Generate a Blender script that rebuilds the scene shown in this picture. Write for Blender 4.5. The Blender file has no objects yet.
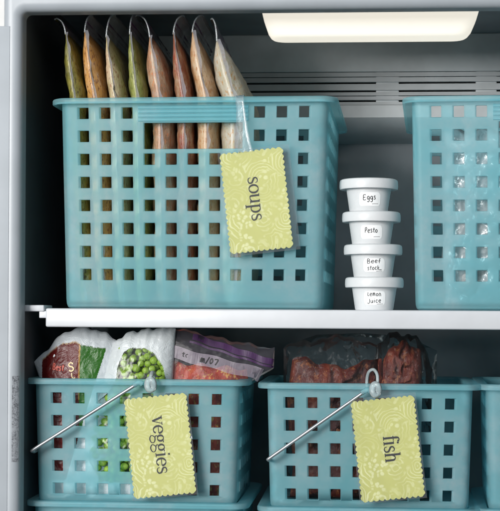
import bpy, bmesh, math, random
from mathutils import Vector, Matrix, noise
random.seed(7)
R = math.radians
scene = bpy.context.scene
C = scene.collection

# ------------------------------------------------------------------ camera
YAW, ROLL, DIST, EYE_Z = R(4.3), R(0.35), 1.5, 0.309
CAM = Vector((0.25 + DIST*math.tan(YAW), -DIST, EYE_Z))
FPX, PX0, PY0 = 1500*math.cos(YAW), 250.0, 318.0
cam_d = bpy.data.cameras.new('camera')
cam = bpy.data.objects.new('camera', cam_d); C.objects.link(cam)
cam_d.sensor_fit = 'HORIZONTAL'; cam_d.sensor_width = 36.0
cam_d.lens = 36.0*FPX/500.0
cam_d.shift_y = (PY0 - 255.5)/500.0
cam_d.clip_start = 0.05; cam_d.clip_end = 50
fwd = Vector((-math.sin(YAW), math.cos(YAW), 0)); rgt = Vector((math.cos(YAW), math.sin(YAW), 0)); up = Vector((0, 0, 1))
cr, sr = math.cos(ROLL), math.sin(ROLL)
# a clockwise slope in the picture is a counter-clockwise roll of the camera
rgt2 = rgt*cr + up*sr; up2 = up*cr - rgt*sr
cam.matrix_world = Matrix(((rgt2.x, up2.x, -fwd.x, CAM.x), (rgt2.y, up2.y, -fwd.y, CAM.y), (rgt2.z, up2.z, -fwd.z, CAM.z), (0, 0, 0, 1)))
scene.camera = cam

def at(px, py, Y):
    """world point seen at photograph pixel (px, py) on the plane y = Y"""
    d = fwd + rgt2*((px-PX0)/FPX) + up2*((PY0-py)/FPX)
    return CAM + d*((Y-CAM.y)/d.y)

# ------------------------------------------------------------------ light
w = bpy.data.worlds.new('World'); scene.world = w; w.use_nodes = True
bgn = w.node_tree.nodes['Background']
bgn.inputs[0].default_value = (0.80, 0.90, 1.0, 1); bgn.inputs[1].default_value = 0.10
def area(name, loc, target, size, power, col):
    l = bpy.data.lights.new(name, 'AREA'); l.shape = 'RECTANGLE'; l.size, l.size_y = size; l.energy = power; l.color = col
    o = bpy.data.objects.new(name, l); C.objects.link(o); o.location = loc
    o.rotation_euler = (Vector(target)-Vector(loc)).to_track_quat('-Z', 'Y').to_euler()
    return o
area('window_light', (-1.40, -3.1, 0.86), (0.25, 0.05, 0.33), (1.25, 1.3), 152, (1.0, 0.985, 0.96))
area('fill_light', (0.20, -2.6, 1.55), (0.25, 0.1, 0.3), (1.4, 0.7), 16, (0.90, 0.96, 1.0))  # unseen fill lamp, added to lift the front
scene.view_settings.view_transform = 'Standard'; scene.view_settings.look = 'None'
scene.view_settings.gamma = 1; scene.view_settings.exposure = 0.0
scene.view_settings.use_curve_mapping = False
scene.cycles.use_denoising = True
scene.cycles.max_bounces = 9; scene.cycles.diffuse_bounces = 4; scene.cycles.glossy_bounces = 3; scene.cycles.transparent_max_bounces = 20; scene.cycles.transmission_bounces = 7
scene.cycles.use_adaptive_sampling = True; scene.cycles.adaptive_threshold = 0.05; scene.cycles.adaptive_min_samples = 24
scene.cycles.sample_clamp_indirect = 4.0

# ------------------------------------------------------------------ materials
def srgb(r, g, b):
    f = lambda c: (c/255/12.92) if c/255 <= 0.04045 else ((c/255+0.055)/1.055)**2.4
    return (f(r), f(g), f(b), 1)
class Mat:
    def __init__(s, name):
        s.m = bpy.data.materials.new(name); s.m.use_nodes = True
        s.t = s.m.node_tree; s.N = s.t.nodes; s.L = s.t.links
        s.p = s.N['Principled BSDF']; s.out = s.N['Material Output']
    def n(s, typ, **kw):
        x = s.N.new(typ)
        for k, v in kw.items():
            if k.startswith('i_'):
                x.inputs[k[2:].replace('_', ' ')].default_value = v
            else: setattr(x, k, v)
        return x
    def link(s, a, b): s.L.new(a, b)
    def coords(s, scale=1.0, obj=True):
        tc = s.n('ShaderNodeTexCoord'); mp = s.n('ShaderNodeMapping')
        mp.inputs['Scale'].default_value = (scale,)*3 if not hasattr(scale, '__len__') else scale
        s.link(tc.outputs['Object' if obj else 'Generated'], mp.inputs[0]); return mp.outputs[0]
    def noise(s, scale, detail=4, rough=0.55, vec=None, dist=0.0):
        x = s.n('ShaderNodeTexNoise'); x.inputs['Scale'].default_value = scale; x.inputs['Detail'].default_value = detail
        x.inputs['Roughness'].default_value = rough; x.inputs['Distortion'].default_value = dist
        s.link(vec if vec else s.coords(), x.inputs['Vector']); return x.outputs['Fac']
    def ramp(s, fac, stops, interp='LINEAR'):
        x = s.n('ShaderNodeValToRGB'); x.color_ramp.interpolation = interp
        e = x.color_ramp.elements
        while len(e) < len(stops): e.new(0.5)
        for el, (p, c) in zip(e, stops): el.position = p; el.color = c
        s.link(fac, x.inputs[0]); return x.outputs[0]
    def bump(s, h, strength, distance=0.001, to=None):
        b = s.n('ShaderNodeBump'); b.inputs['Strength'].default_value = strength; b.inputs['Distance'].default_value = distance
        s.link(h, b.inputs['Height'])
        for t in (to or [s.p]): s.link(b.outputs[0], t.inputs['Normal'])
        return b
    def setp(s, **kw):
        for k, v in kw.items(): s.p.inputs[k.replace('_', ' ')].default_value = v
        return s
def plain(name, col, rough=0.5, var=0.06, vscale=30, bump=0.05, bscale=400, **kw):
    s = Mat(name); f = s.noise(vscale, 5)
    lo = tuple(c*(1-var*1.5) for c in col[:3])+(1,); hi = tuple(min(1, c*(1+var)) for c in col[:3])+(1,)
    s.link(s.ramp(f, [(0.3, lo), (0.7, hi)]), s.p.inputs['Base Color'])
    s.setp(Roughness=rough)
    if bump: s.bump(s.noise(bscale, 2), bump, 0.0005)
    for k, v in kw.items(): s.p.inputs[k.replace('_', ' ')].default_value = v
    return s.m
M = {}
M['enamel'] = plain('enamel', srgb(163, 169, 175), 0.38, 0.04, 25, 0.04, 500)
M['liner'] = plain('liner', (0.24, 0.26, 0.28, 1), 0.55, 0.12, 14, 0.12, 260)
M['shaded_liner'] = plain('shaded_liner', (0.045, 0.05, 0.057, 1), 0.6, 0.15, 14, 0.10, 260)  # grey liner darkened: the shade on the side walls is in the colour
M['duct'] = plain('duct', (0.58, 0.61, 0.63, 1), 0.5, 0.10, 18, 0.12, 300)
M['slot'] = plain('slot_shade', (0.01, 0.011, 0.012, 1), 0.8, 0.1)  # near-black colour standing in for shade between the louvres
M['shelf_white'] = plain('shelf_white', (0.60, 0.62, 0.65, 1), 0.35, 0.03, 40, 0.03, 400)
M['wall'] = plain('wall_paint', (0.8, 0.8, 0.79, 1), 0.8, 0.03)
M['steel'] = plain('steel', (0.46, 0.48, 0.50, 1), 0.45, 0.10, 60, 0.02, 800, Metallic=0.8)
M['ink'] = plain('ink', (0.012, 0.011, 0.012, 1), 0.6, 0.1, 60, 0)
M['ink_light'] = plain('ink_light', (0.10, 0.10, 0.105, 1), 0.6, 0.1, 60, 0)
M['gold_ink'] = plain('cream_ink', (0.75, 0.55, 0.30, 1), 0.5, 0.1, 60, 0)
M['rose_ink'] = plain('rose_ink', (0.55, 0.10, 0.07, 1), 0.5, 0.1, 60, 0)
M['purple'] = plain('purple_zip', (0.055, 0.018, 0.075, 1), 0.5, 0.2, 50, 0)
M['sticker'] = plain('sticker', (0.88, 0.89, 0.895, 1), 0.55, 0.02, 60, 0)

def lamp_mat():
    s = Mat('lamp_cover'); s.setp(Roughness=0.35)
    s.p.inputs['Base Color'].default_value = (0.85, 0.83, 0.78, 1)
    s.p.inputs['Emission Color'].default_value = (1.0, 0.93, 0.80, 1)
    s.p.inputs['Emission Strength'].default_value = 0.78
    return s.m
M['lamp'] = lamp_mat()

def basket_mat(name='basket_plastic'):
    s = Mat(name)
    f = s.noise(22, 4)
    col = s.ramp(f, [(0.3, (0.30, 0.68, 0.75, 1)), (0.72, (0.37, 0.74, 0.80, 1))])
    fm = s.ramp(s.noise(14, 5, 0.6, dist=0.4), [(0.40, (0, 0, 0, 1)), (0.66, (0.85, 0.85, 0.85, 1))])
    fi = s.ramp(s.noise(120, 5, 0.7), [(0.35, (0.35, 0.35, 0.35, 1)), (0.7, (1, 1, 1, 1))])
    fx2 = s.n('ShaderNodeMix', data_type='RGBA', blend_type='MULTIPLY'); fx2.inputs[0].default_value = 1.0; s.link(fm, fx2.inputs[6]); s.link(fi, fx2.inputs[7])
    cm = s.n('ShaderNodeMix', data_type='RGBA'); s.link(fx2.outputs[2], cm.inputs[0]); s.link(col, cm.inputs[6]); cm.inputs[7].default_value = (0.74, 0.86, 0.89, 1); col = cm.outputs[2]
    s.link(col, s.p.inputs['Base Color']); s.setp(Roughness=0.42); s.p.inputs['Specular IOR Level'].default_value = 0.4
    b = s.bump(s.noise(700, 2), 0.10, 0.0004)
    tr = s.n('ShaderNodeBsdfTranslucent'); tr.inputs[0].default_value = (0.30, 0.74, 0.82, 1)
    rf = s.n('ShaderNodeBsdfRefraction'); rf.inputs['Color'].default_value = (0.80, 0.95, 0.97, 1)
    rf.inputs['Roughness'].default_value = 0.30; rf.inputs['IOR'].default_value = 1.08
    tp = s.n('ShaderNodeBsdfTransparent'); tp.inputs[0].default_value = (0.84, 0.97, 0.99, 1)
    m0 = s.n('ShaderNodeMixShader'); m0.inputs[0].default_value = 0.88
    s.link(rf.outputs[0], m0.inputs[1]); s.link(tp.outputs[0], m0.inputs[2])
    m1 = s.n('ShaderNodeMixShader'); m1.inputs[0].default_value = 0.80
    s.link(tr.outputs[0], m1.inputs[1]); s.link(m0.outputs[0], m1.inputs[2])
    m2 = s.n('ShaderNodeMixShader'); m2.inputs[0].default_value = 0.74
    s.link(s.p.outputs[0], m2.inputs[1]); s.link(m1.outputs[0], m2.inputs[2])
    s.link(m2.outputs[0], s.out.inputs[0])
    return s.m
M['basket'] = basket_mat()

def cup_mat():
    s = Mat('cup_plastic'); s.setp(Roughness=0.38)
    f = s.noise(60, 3)
    s.link(s.ramp(f, [(0.3, (0.79, 0.81, 0.825, 1)), (0.7, (0.85, 0.865, 0.875, 1))]), s.p.inputs['Base Color'])
    tr = s.n('ShaderNodeBsdfTranslucent'); tr.inputs[0].default_value = (0.85, 0.88, 0.9, 1)
    m2 = s.n('ShaderNodeMixShader'); m2.inputs[0].default_value = 0.22
    s.link(s.p.outputs[0], m2.inputs[1]); s.link(tr.outputs[0], m2.inputs[2]); s.link(m2.outputs[0], s.out.inputs[0])
    s.bump(s.noise(300, 2), 0.05, 0.0004)
    return s.m
M['cup'] = cup_mat()

def clear_mat(name, tint=(0.93, 0.95, 0.96, 1), gloss=0.18, rough=0.12, milk=0.10, milkcol=(0.8, 0.83, 0.85, 1), bump=0.3, bscale=90):
    s = Mat(name); s.N.remove(s.p)
    tp = s.n('ShaderNodeBsdfTransparent'); tp.inputs[0].default_value = tint
    gl = s.n('ShaderNodeBsdfGlossy'); gl.inputs['Roughness'].default_value = rough
    df = s.n('ShaderNodeBsdfDiffuse'); df.inputs[0].default_value = milkcol
    s.bump(s.noise(bscale, 4, 0.6, dist=0.6), bump, 0.002, [gl, df])
    fr = s.n('ShaderNodeFresnel'); fr.inputs[0].default_value = 1.45
    mx = s.n('ShaderNodeMath', operation='ADD'); s.link(fr.outputs[0], mx.inputs[0]); mx.inputs[1].default_value = gloss; mx.use_clamp = True
    m1 = s.n('ShaderNodeMixShader'); m1.inputs[0].default_value = milk
    s.link(tp.outputs[0], m1.inputs[1]); s.link(df.outputs[0], m1.inputs[2])
    m2 = s.n('ShaderNodeMixShader'); s.link(mx.outputs[0], m2.inputs[0]); s.link(m1.outputs[0], m2.inputs[1]); s.link(gl.outputs[0], m2.inputs[2])
    s.link(m2.outputs[0], s.out.inputs[0])
    return s.m
M['clear'] = clear_mat('clear_plastic', gloss=0.01, milk=0.04, bump=0.2)
M['strap'] = clear_mat('clear_strap', gloss=0.05, rough=0.25, milk=0.20, milkcol=(0.8, 0.88, 0.9, 1), bump=0.3, bscale=120)
M['flap'] = clear_mat('clear_flap', gloss=0.07, milk=0.30, milkcol=(0.55, 0.55, 0.6, 1))
M['film'] = clear_mat('crumpled_film', tint=(0.86, 0.90, 0.91, 1), gloss=-0.03, rough=0.25, milk=0.02, milkcol=(0.4, 0.5, 0.54, 1), bump=0.5, bscale=70)
M['frost'] = clear_mat('frosted_film', gloss=0.05, rough=0.2, milk=0.45, milkcol=(0.6, 0.66, 0.68, 1), bump=0.8, bscale=60)
M['zipbag'] = clear_mat('zip_bag_film', gloss=-0.025, rough=0.28, milk=0.05, milkcol=(0.42, 0.38, 0.45, 1), bump=0.3, bscale=50)

def soup_mat(name, stops, scale=45, speck=None, seed=0.0, frost=0.55, coat=0.35):
    """frozen soup pressed against a frosty plastic bag"""
    s = Mat(name); tc = s.n('ShaderNodeTexCoord'); mp = s.n('ShaderNodeMapping')
    mp.inputs['Location'].default_value = (seed, seed*0.7, seed*1.3); mp.inputs['Scale'].default_value = (1.0, 1.0, 0.55)
    s.link(tc.outputs['Object'], mp.inputs[0]); v = mp.outputs[0]
    col = s.ramp(s.noise(scale, 6, 0.62, v, 0.5), stops)
    if speck:
        sp = s.ramp(s.noise(scale*5, 3, 0.6, v), [(0.55, (0, 0, 0, 1)), (0.64, (0.8, 0.8, 0.8, 1))])
        mx = s.n('ShaderNodeMix', data_type='RGBA'); s.link(sp, mx.inputs[0]); s.link(col, mx.inputs[6]); mx.inputs[7].default_value = speck; col = mx.outputs[2]
    fr = s.ramp(s.noise(scale*2.2, 5, 0.7, v), [(0.52, (0, 0, 0, 1)), (0.85, (frost, frost, frost, 1))])
    mx = s.n('ShaderNodeMix', data_type='RGBA'); s.link(fr, mx.inputs[0]); s.link(col, mx.inputs[6]); mx.inputs[7].default_value = (0.62, 0.6, 0.58, 1)
    s.link(mx.outputs[2], s.p.inputs['Base Color'])
    s.setp(Roughness=0.5); s.p.inputs['Coat Weight'].default_value = coat; s.p.inputs['Coat Roughness'].default_value = 0.25
    s.bump(s.noise(scale*3, 6, 0.7, v), 0.8, 0.0025)
    return s.m

def paper_mat():
    s = Mat('patterned_paper'); v = s.coords()
    vo = s.n('ShaderNodeTexVoronoi'); vo.inputs['Scale'].default_value = 42; vo.feature = 'F1'; vo.inputs['Randomness'].default_value = 0.85
    nz = s.n('ShaderNodeTexNoise'); nz.inputs['Scale'].default_value = 60; s.link(v, nz.inputs['Vector'])
    ad = s.n('ShaderNodeMix', data_type='RGBA', blend_type='ADD'); ad.inputs[0].default_value = 0.010
    s.link(v, ad.inputs[6]); s.link(nz.outputs['Color'], ad.inputs[7]); s.link(ad.outputs[2], vo.inputs['Vector'])
    mu = s.n('ShaderNodeMath', operation='MULTIPLY'); s.link(vo.outputs['Distance'], mu.inputs[0]); mu.inputs[1].default_value = 52
    si = s.n('ShaderNodeMath', operation='SINE'); s.link(mu.outputs[0], si.inputs[0])
    rings = s.ramp(si.outputs[0], [(0.25, (0, 0, 0, 1)), (0.85, (1, 1, 1, 1))])
    # petals round the medallions
    v2 = s.n('ShaderNodeTexVoronoi'); v2.inputs['Scale'].default_value = 210; v2.feature = 'F1'; s.link(ad.outputs[2], v2.inputs['Vector'])
    pet = s.ramp(v2.outputs['Distance'], [(0.30, (1, 1, 1, 1)), (0.5, (0, 0, 0, 1))])
    sel = s.ramp(s.noise(48, 2, 0.5, v), [(0.46, (0, 0, 0, 1)), (0.54, (1, 1, 1, 1))])
    mx = s.n('ShaderNodeMix', data_type='RGBA'); s.link(sel, mx.inputs[0]); s.link(rings, mx.inputs[6]); s.link(pet, mx.inputs[7])
    fade = s.ramp(s.noise(30, 2, 0.5, v), [(0.40, (0.25, 0.25, 0.25, 1)), (0.62, (1, 1, 1, 1))])
    ml = s.n('ShaderNodeMix', data_type='RGBA', blend_type='MULTIPLY'); ml.inputs[0].default_value = 1.0; s.link(mx.outputs[2], ml.inputs[6]); s.link(fade, ml.inputs[7])
    c = s.n('ShaderNodeMix', data_type='RGBA'); s.link(ml.outputs[2], c.inputs[0])
    c.inputs[6].default_value = (0.54, 0.53, 0.18, 1); c.inputs[7].default_value = (0.70, 0.69, 0.39, 1)
    s.link(c.outputs[2], s.p.inputs['Base Color']); s.setp(Roughness=0.55)
    s.p.inputs['Coat Weight'].default_value = 0.12; s.p.inputs['Coat Roughness'].default_value = 0.25
    return s.m
M['paper'] = paper_mat()

def print_mat():
    """printed plastic bag: print colours and clear windows come from the mesh's colour layer"""
    s = Mat('printed_bag'); vc = s.n('ShaderNodeVertexColor', layer_name='print')
    s.link(vc.outputs['Color'], s.p.inputs['Base Color']); s.setp(Roughness=0.36)
    tp = s.n('ShaderNodeBsdfTransparent'); tr = s.n('ShaderNodeBsdfTranslucent'); s.link(vc.outputs['Color'], tr.inputs[0])
    s.bump(s.noise(60, 5, 0.6, dist=0.8), 0.6, 0.004)
    m0 = s.n('ShaderNodeMixShader'); m0.inputs[0].default_value = 0.2; s.link(s.p.outputs[0], m0.inputs[1]); s.link(tr.outputs[0], m0.inputs[2])
    gl = s.n('ShaderNodeBsdfGlossy'); gl.inputs['Roughness'].default_value = 0.2
    mg = s.n('ShaderNodeMixShader'); mg.inputs[0].default_value = 0.025; s.link(tp.outputs[0], mg.inputs[1]); s.link(gl.outputs[0], mg.inputs[2])
    m1 = s.n('ShaderNodeMixShader'); s.link(vc.outputs['Alpha'], m1.inputs[0]); s.link(mg.outputs[0], m1.inputs[1]); s.link(m0.outputs[0], m1.inputs[2])
    s.link(m1.outputs[0], s.out.inputs[0])
    return s.m
M['print'] = print_mat()
M['pea'] = soup_mat('pea_green', [(0.3, (0.17, 0.30, 0.02, 1)), (0.7, (0.32, 0.50, 0.045, 1))], 80, None, 0.0, 0.2, 0.2)
M['meat'] = soup_mat('dark_red_meat', [(0.25, (0.020, 0.003, 0.002, 1)), (0.5, (0.12, 0.012, 0.005, 1)), (0.64, (0.24, 0.035, 0.012, 1)), (0.8, (0.12, 0.07, 0.02, 1))], 45, (0.30, 0.09, 0.03, 1), 0.0, 0.04, 0.0)
M['tomato'] = soup_mat('red_orange_vegetables', [(0.25, (0.16, 0.008, 0.002, 1)), (0.55, (0.46, 0.040, 0.006, 1)), (0.75, (0.62, 0.17, 0.02, 1))], 55, (0.6, 0.35, 0.08, 1), 0.0, 0.15, 0.1)
M['ice'] = soup_mat('frosty_grey_food', [(0.25, (0.05, 0.06, 0.065, 1)), (0.5, (0.18, 0.19, 0.19, 1)), (0.75, (0.45, 0.46, 0.46, 1))], 60)

def barcode_mat():
    s = Mat('hatched_label'); v = s.coords()
    nz = s.noise(90, 4, 0.7, v)
    nz2 = s.noise(700, 3, 0.7, v); mu = s.n('ShaderNodeMath', operation='MULTIPLY'); s.link(nz2, mu.inputs[0]); s.link(nz, mu.inputs[1])
    s.link(s.ramp(mu.outputs[0], [(0.20, (0.34, 0.36, 0.39, 1)), (0.36, (0.085, 0.09, 0.10, 1))]), s.p.inputs['Base Color']); s.setp(Roughness=0.5)
    return s.m
M['barcode'] = barcode_mat()

# ------------------------------------------------------------------ helpers
def obj(name, me, mat, parent=None, smooth=None):
    if isinstance(me, bmesh.types.BMesh):
        bm = me; me = bpy.data.meshes.new(name); bm.normal_update(); bm.to_mesh(me); bm.free()
    if mat is not None: me.materials.append(M[mat] if isinstance(mat, str) else mat)
    if smooth is not None:
        for p in me.polygons: p.use_smooth = True
        if smooth < 180: me.set_sharp_from_angle(angle=R(smooth))
    o = bpy.data.objects.new(name, me); C.objects.link(o)
    if parent: o.parent = parent
    return o
def tag(o, label, cat, group=None):
    o['label'] = label; o['category'] = cat
    if group: o['group'] = group
    return o
def thing(name, label, cat, loc, group=None, rot=(0, 0, 0)):
    o = bpy.data.objects.new(name, None); C.objects.link(o); o.empty_display_size = 0.02
    o.location = loc; o.rotation_euler = rot
    return tag(o, label, cat, group)
def mesh(name, verts, faces):
    me = bpy.data.meshes.new(name); me.from_pydata([tuple(v) for v in verts], [], faces); me.update(); return me
def box(bm, x0, x1, y0, y1, z0, z1):
    v = [bm.verts.new(p) for p in ((x0, y0, z0), (x1, y0, z0), (x1, y1, z0), (x0, y1, z0), (x0, y0, z1), (x1, y0, z1), (x1, y1, z1), (x0, y1, z1))]
    for f in ((0, 3, 2, 1), (4, 5, 6, 7), (0, 1, 5, 4), (1, 2, 6, 5), (2, 3, 7, 6), (3, 0, 4, 7)): bm.faces.new([v[i] for i in f])
    return v
def boxobj(name, dims, mat, parent=None, bev=0.0):
    bm = bmesh.new(); box(bm, *dims)
    if bev: bmesh.ops.bevel(bm, geom=bm.edges[:], offset=bev, segments=3, affect='EDGES', profile=0.5)
    return obj(name, bm, mat, parent, 40 if bev else None)
def tube(bm, pts, r, seg=10, caps=True):
    pts = [Vector(p) for p in pts]; rings = []
    rr = r if hasattr(r, '__len__') else [r]*len(pts)
    ref = Vector((0.123, 0.9, 0.31)).normalized(); prev = None
    for i, p in enumerate(pts):
        d = (pts[min(i+1, len(pts)-1)] - pts[max(i-1, 0)]).normalized()
        a = d.cross(ref) if prev is None else prev - d*prev.dot(d)
        if a.length < 1e-6: a = d.orthogonal()
        a.normalize(); b = d.cross(a); prev = a
        rings.append([bm.verts.new(p + (a*math.cos(t)+b*math.sin(t))*rr[i]) for t in (2*math.pi*k/seg for k in range(seg))])
    for q, s in zip(rings, rings[1:]):
        for k in range(seg): bm.faces.new((q[k], q[(k+1) % seg], s[(k+1) % seg], s[k]))
    if caps: bm.faces.new(rings[0][::-1]); bm.faces.new(rings[-1])
def smoothpath(pts, n=8):
    pts = [Vector(p) for p in pts]; out = []
    for i in range(len(pts)-1):
        p0, p1, p2, p3 = pts[max(i-1, 0)], pts[i], pts[i+1], pts[min(i+2, len(pts)-1)]
        for k in range(n):
            t = k/n
            out.append(0.5*((2*p1)+(p2-p0)*t+(2*p0-5*p1+4*p2-p3)*t*t+(3*p1-p0-3*p2+p3)*t**3))
    out.append(pts[-1]); return out
def ribbon(V, F, pts, wid, mp):
    """flat pen stroke along pts (2-D), width wid (number or list), mapped to 3-D by mp"""
    pts = [Vector((p[0], p[1])) for p in pts]; n = len(pts)
    ww = wid if hasattr(wid, '__len__') else [wid]*n
    b = len(V)
    for i, p in enumerate(pts):
        d = pts[min(i+1, n-1)] - pts[max(i-1, 0)]
        d = d.normalized() if d.length > 1e-9 else Vector((1, 0)); q = Vector((-d.y, d.x))*(ww[i]/2)
        V.append(mp(p.x+q.x, p.y+q.y)); V.append(mp(p.x-q.x, p.y-q.y))
    for i in range(n-1): F.append((b+2*i, b+2*i+1, b+2*i+3, b+2*i+2))
def lerp(a, b, t): return a+(b-a)*t
def interp(tab, x):
    if x <= tab[0][0]: return tab[0][1]
    for (x0, y0), (x1, y1) in zip(tab, tab[1:]):
        if x <= x1:
            t = (x-x0)/(x1-x0); return lerp(y0, y1, t)
    return tab[-1][1]
def fbm(p, s, seed=0): return noise.fractal(Vector(p)*s + Vector((seed, seed*1.7, seed*0.3)), 0.9, 2.1, 4)

# ------------------------------------------------------------------ the freezer
FY0, FY1 = -0.035, -0.013           # front frame, front and back planes
XL = at(25.5, 200, FY1).x          # inner edge of the left jamb
ZT = at(180, 14.0, FY1).z          # underside of the top jamb
XR, FLOOR = 0.72, 0.0
XO, ZO = at(2.5, 60, FY0).x, ZT + 0.10
XRO = XR + 0.03; ZBO = -0.05
CEIL = ZT + 0.035
BACK = 0.36
fz = thing('freezer', 'open upright freezer with pale enamel frame and grey interior', 'freezer', (0.36, 0.16, ZBO))
def rel(o):   # keep world-built meshes in place under an Empty
    if o.parent: o.matrix_parent_inverse = Matrix.Translation(-o.parent.location)
    return o
def frame_ring():
    def rr(x0, x1, z0, z1, r, n=8):
        pts = []
        for cx, cz, a0 in ((x1-r, z1-r, 0), (x0+r, z1-r, 90), (x0+r, z0+r, 180), (x1-r, z0+r, 270)):
            for k in range(n+1):
                a = R(a0 + 90*k/n); pts.append((cx+r*math.cos(a), cz+r*math.sin(a)))
        return pts
    prof = [('o', 0.0, FY1+0.35), ('o', 0.0, FY0+0.006), ('o', 0.002, FY0+0.002), ('o', 0.006, FY0)]
    for k in range(9):   # rounded inner lip
        a = R(90*k/8); prof.append(('i', -0.009+0.009*math.sin(a), FY0+0.009-0.009*math.cos(a)))
    prof.append(('i', 0.0, FY1))
    rings = []; bm = bmesh.new()
    for kind, off, y in prof:
        if kind == 'o': P = rr(XO+off, XRO-off, ZBO+off, ZO-off, 0.012-off*0.5)
        else: P = rr(XL+off, XR-off, FLOOR+off, ZT-off, 0.006-off*0.8)
        rings.append([bm.verts.new((x, y, z)) for x, z in P])
    for a, b in zip(rings, rings[1:]):
        for k in range(len(a)): bm.faces.new((a[k], a[(k+1) % len(a)], b[(k+1) % len(b)], b[k]))
    bmesh.ops.recalc_face_normals(bm, faces=bm.faces[:])
    return bm
rel(obj('front_frame', frame_ring(), 'enamel', fz, 40))
rel(boxobj('side_wall', (XL-0.006, XL-0.0005, FY1+0.0005, BACK, FLOOR, CEIL), 'shaded_liner', fz))
rel(boxobj('side_wall', (XR+0.0005, XR+0.006, FY1+0.0005, BACK, FLOOR, CEIL), 'shaded_liner', fz))
rel(boxobj('ceiling', (XL-0.006, XR+0.006, FY1+0.0005, BACK, CEIL, CEIL+0.006), 'liner', fz))
rel(boxobj('bottom_panel', (XL-0.006, XR+0.006, FY1+0.0005, BACK, FLOOR-0.006, FLOOR), 'liner', fz))
rel(boxobj('back_wall', (XL-0.006, XR+0.006, BACK, BACK+0.006, FLOOR-0.006, CEIL+0.006), 'liner', fz))
# the air duct cover across the top of the back wall, with louvred slots
DY = 0.285
z_ = lambda py, Y=DY: at(400, py, Y).z
x_ = lambda px, Y=DY, py=90: at(px, py, Y).x
bm = bmesh.new()
prof = [(BACK, z_(142, 0.34)), (DY+0.03, z_(131)), (DY+0.004, z_(121)), (DY-0.002, z_(117.5)), (DY-0.002, z_(105.5)), (DY+0.001, z_(104))]
xs = (XL, XR)
vv = [[bm.verts.new((x, y, z)) for y, z in prof] for x in xs]
for k in range(len(prof)-1): bm.faces.new((vv[0][k], vv[0][k+1], vv[1][k+1], vv[1][k]))
bmesh.ops.recalc_face_normals(bm, faces=bm.faces[:])
rel(obj('duct_ledge', bm, 'duct', fz, 30))
rel(boxobj('slot_shade_sheet', (XL, XR, DY+0.012, DY+0.016, z_(106), CEIL), 'slot', fz))  # dark sheet added behind the louvres to paint the shade in the slots
rel(boxobj('duct_cover', (XL, XR, DY, DY+0.012, z_(71.5), CEIL), 'duct', fz, 0.0012))
mull = [(XL+0.001, x_(150)), (x_(376), x_(399)), (x_(476), x_(497)), (x_(590), XR-0.001)]
for i, (a, b) in enumerate(mull):
    rel(boxobj('louvre_post', (a, b, DY+0.003, DY+0.011, z_(105.5), z_(71.5)), 'duct', fz, 0.0008))
for (p0, p1) in ((72.0, 76.4), (77.0, 81.8), (83.6, 90.0), (91.8, 95.4), (96.0, 99.8), (101.6, 105.4)):
    bm = bmesh.new(); v = box(bm, XL+0.001, XR-0.001, DY-0.0005, DY+0.008, z_(p1), z_(p0))
    for q in (v[4], v[5]): q.co.y += 0.0022       # each louvre leans back at its top
    rel(obj('louvre', bm, 'duct', fz))
# lamp housing under the ceiling
LY = 0.05
def lamp():
    bm = bmesh.new(); top = CEIL - 0.0004; zb = at(370, 42.5, LY+0.047).z
    x0, x1 = at(258, 12, LY).x, at(484, 12, LY).x; b0, b1 = at(270.5, 43, LY).x, at(468, 43, LY).x
    def ring(xa, xb, ya, yb, z, r):
        pts = []
        for cx, cy, a0 in ((xb-r, yb-r, 0), (xa+r, yb-r, 90), (xa+r, ya+r, 180), (xb-r, ya+r, 270)):
            for k in range(7):
                a = R(a0+15*k); pts.append(bm.verts.new((cx+r*math.cos(a), cy+r*math.sin(a), z)))
        return pts
    hz = top - zb; rings = []
    for t, ins in ((0, 0), (0.3, 0.16), (0.62, 0.42), (0.84, 0.68), (0.94, 0.9), (0.985, 1.2), (1.0, 1.7)):
        rings.append(ring(lerp(x0, b0, min(ins, 1))+max(0, ins-1)*0.006, lerp(x1, b1, min(ins, 1))-max(0, ins-1)*0.006, LY+ins*0.008, LY+0.058-ins*0.008, top-hz*t, 0.014))
    for a, b in zip(rings, rings[1:]):
        for k in range(len(a)): bm.faces.new((a[k], b[k], b[(k+1) % len(a)], a[(k+1) % len(a)]))
    bm.faces.new(rings[-1][::-1]); bmesh.ops.recalc_face_normals(bm, faces=bm.faces[:])
    return bm
rel(obj('lamp_cover', lamp(), 'lamp', fz, 50))
# edge of the open door along the left jamb
a = at(10, 26, FY0-0.0005)
rel(boxobj('door_edge', (a.x-0.07, a.x, FY0-0.0005, FY0+0.02, ZBO, a.z), 'enamel', fz, 0.0004))
z0_, z1_ = at(16, 462, FY0).z, at(16, 376, FY0).z; V, F = [], []
lipc = [(XL-0.009+0.0093*math.sin(R(q)), FY0+0.009-0.0093*math.cos(R(q))) for q in (10, 20, 30, 40, 50, 58)]
for k in range(13):
    for x, y in lipc: V.append((x, y, lerp(z0_, z1_, k/12)))
for k in range(12):
    for q in range(len(lipc)-1): F.append((k*6+q, k*6+q+1, (k+1)*6+q+1, (k+1)*6+q))
rel(obj('hatched_sticker', mesh('hatched_sticker', V, F), 'barcode', fz, 180))
wl = boxobj('wall', (-0.9, 1.6, 0.42, 0.44, -0.3, 1.4), 'wall'); wl['kind'] = 'structure'

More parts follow.
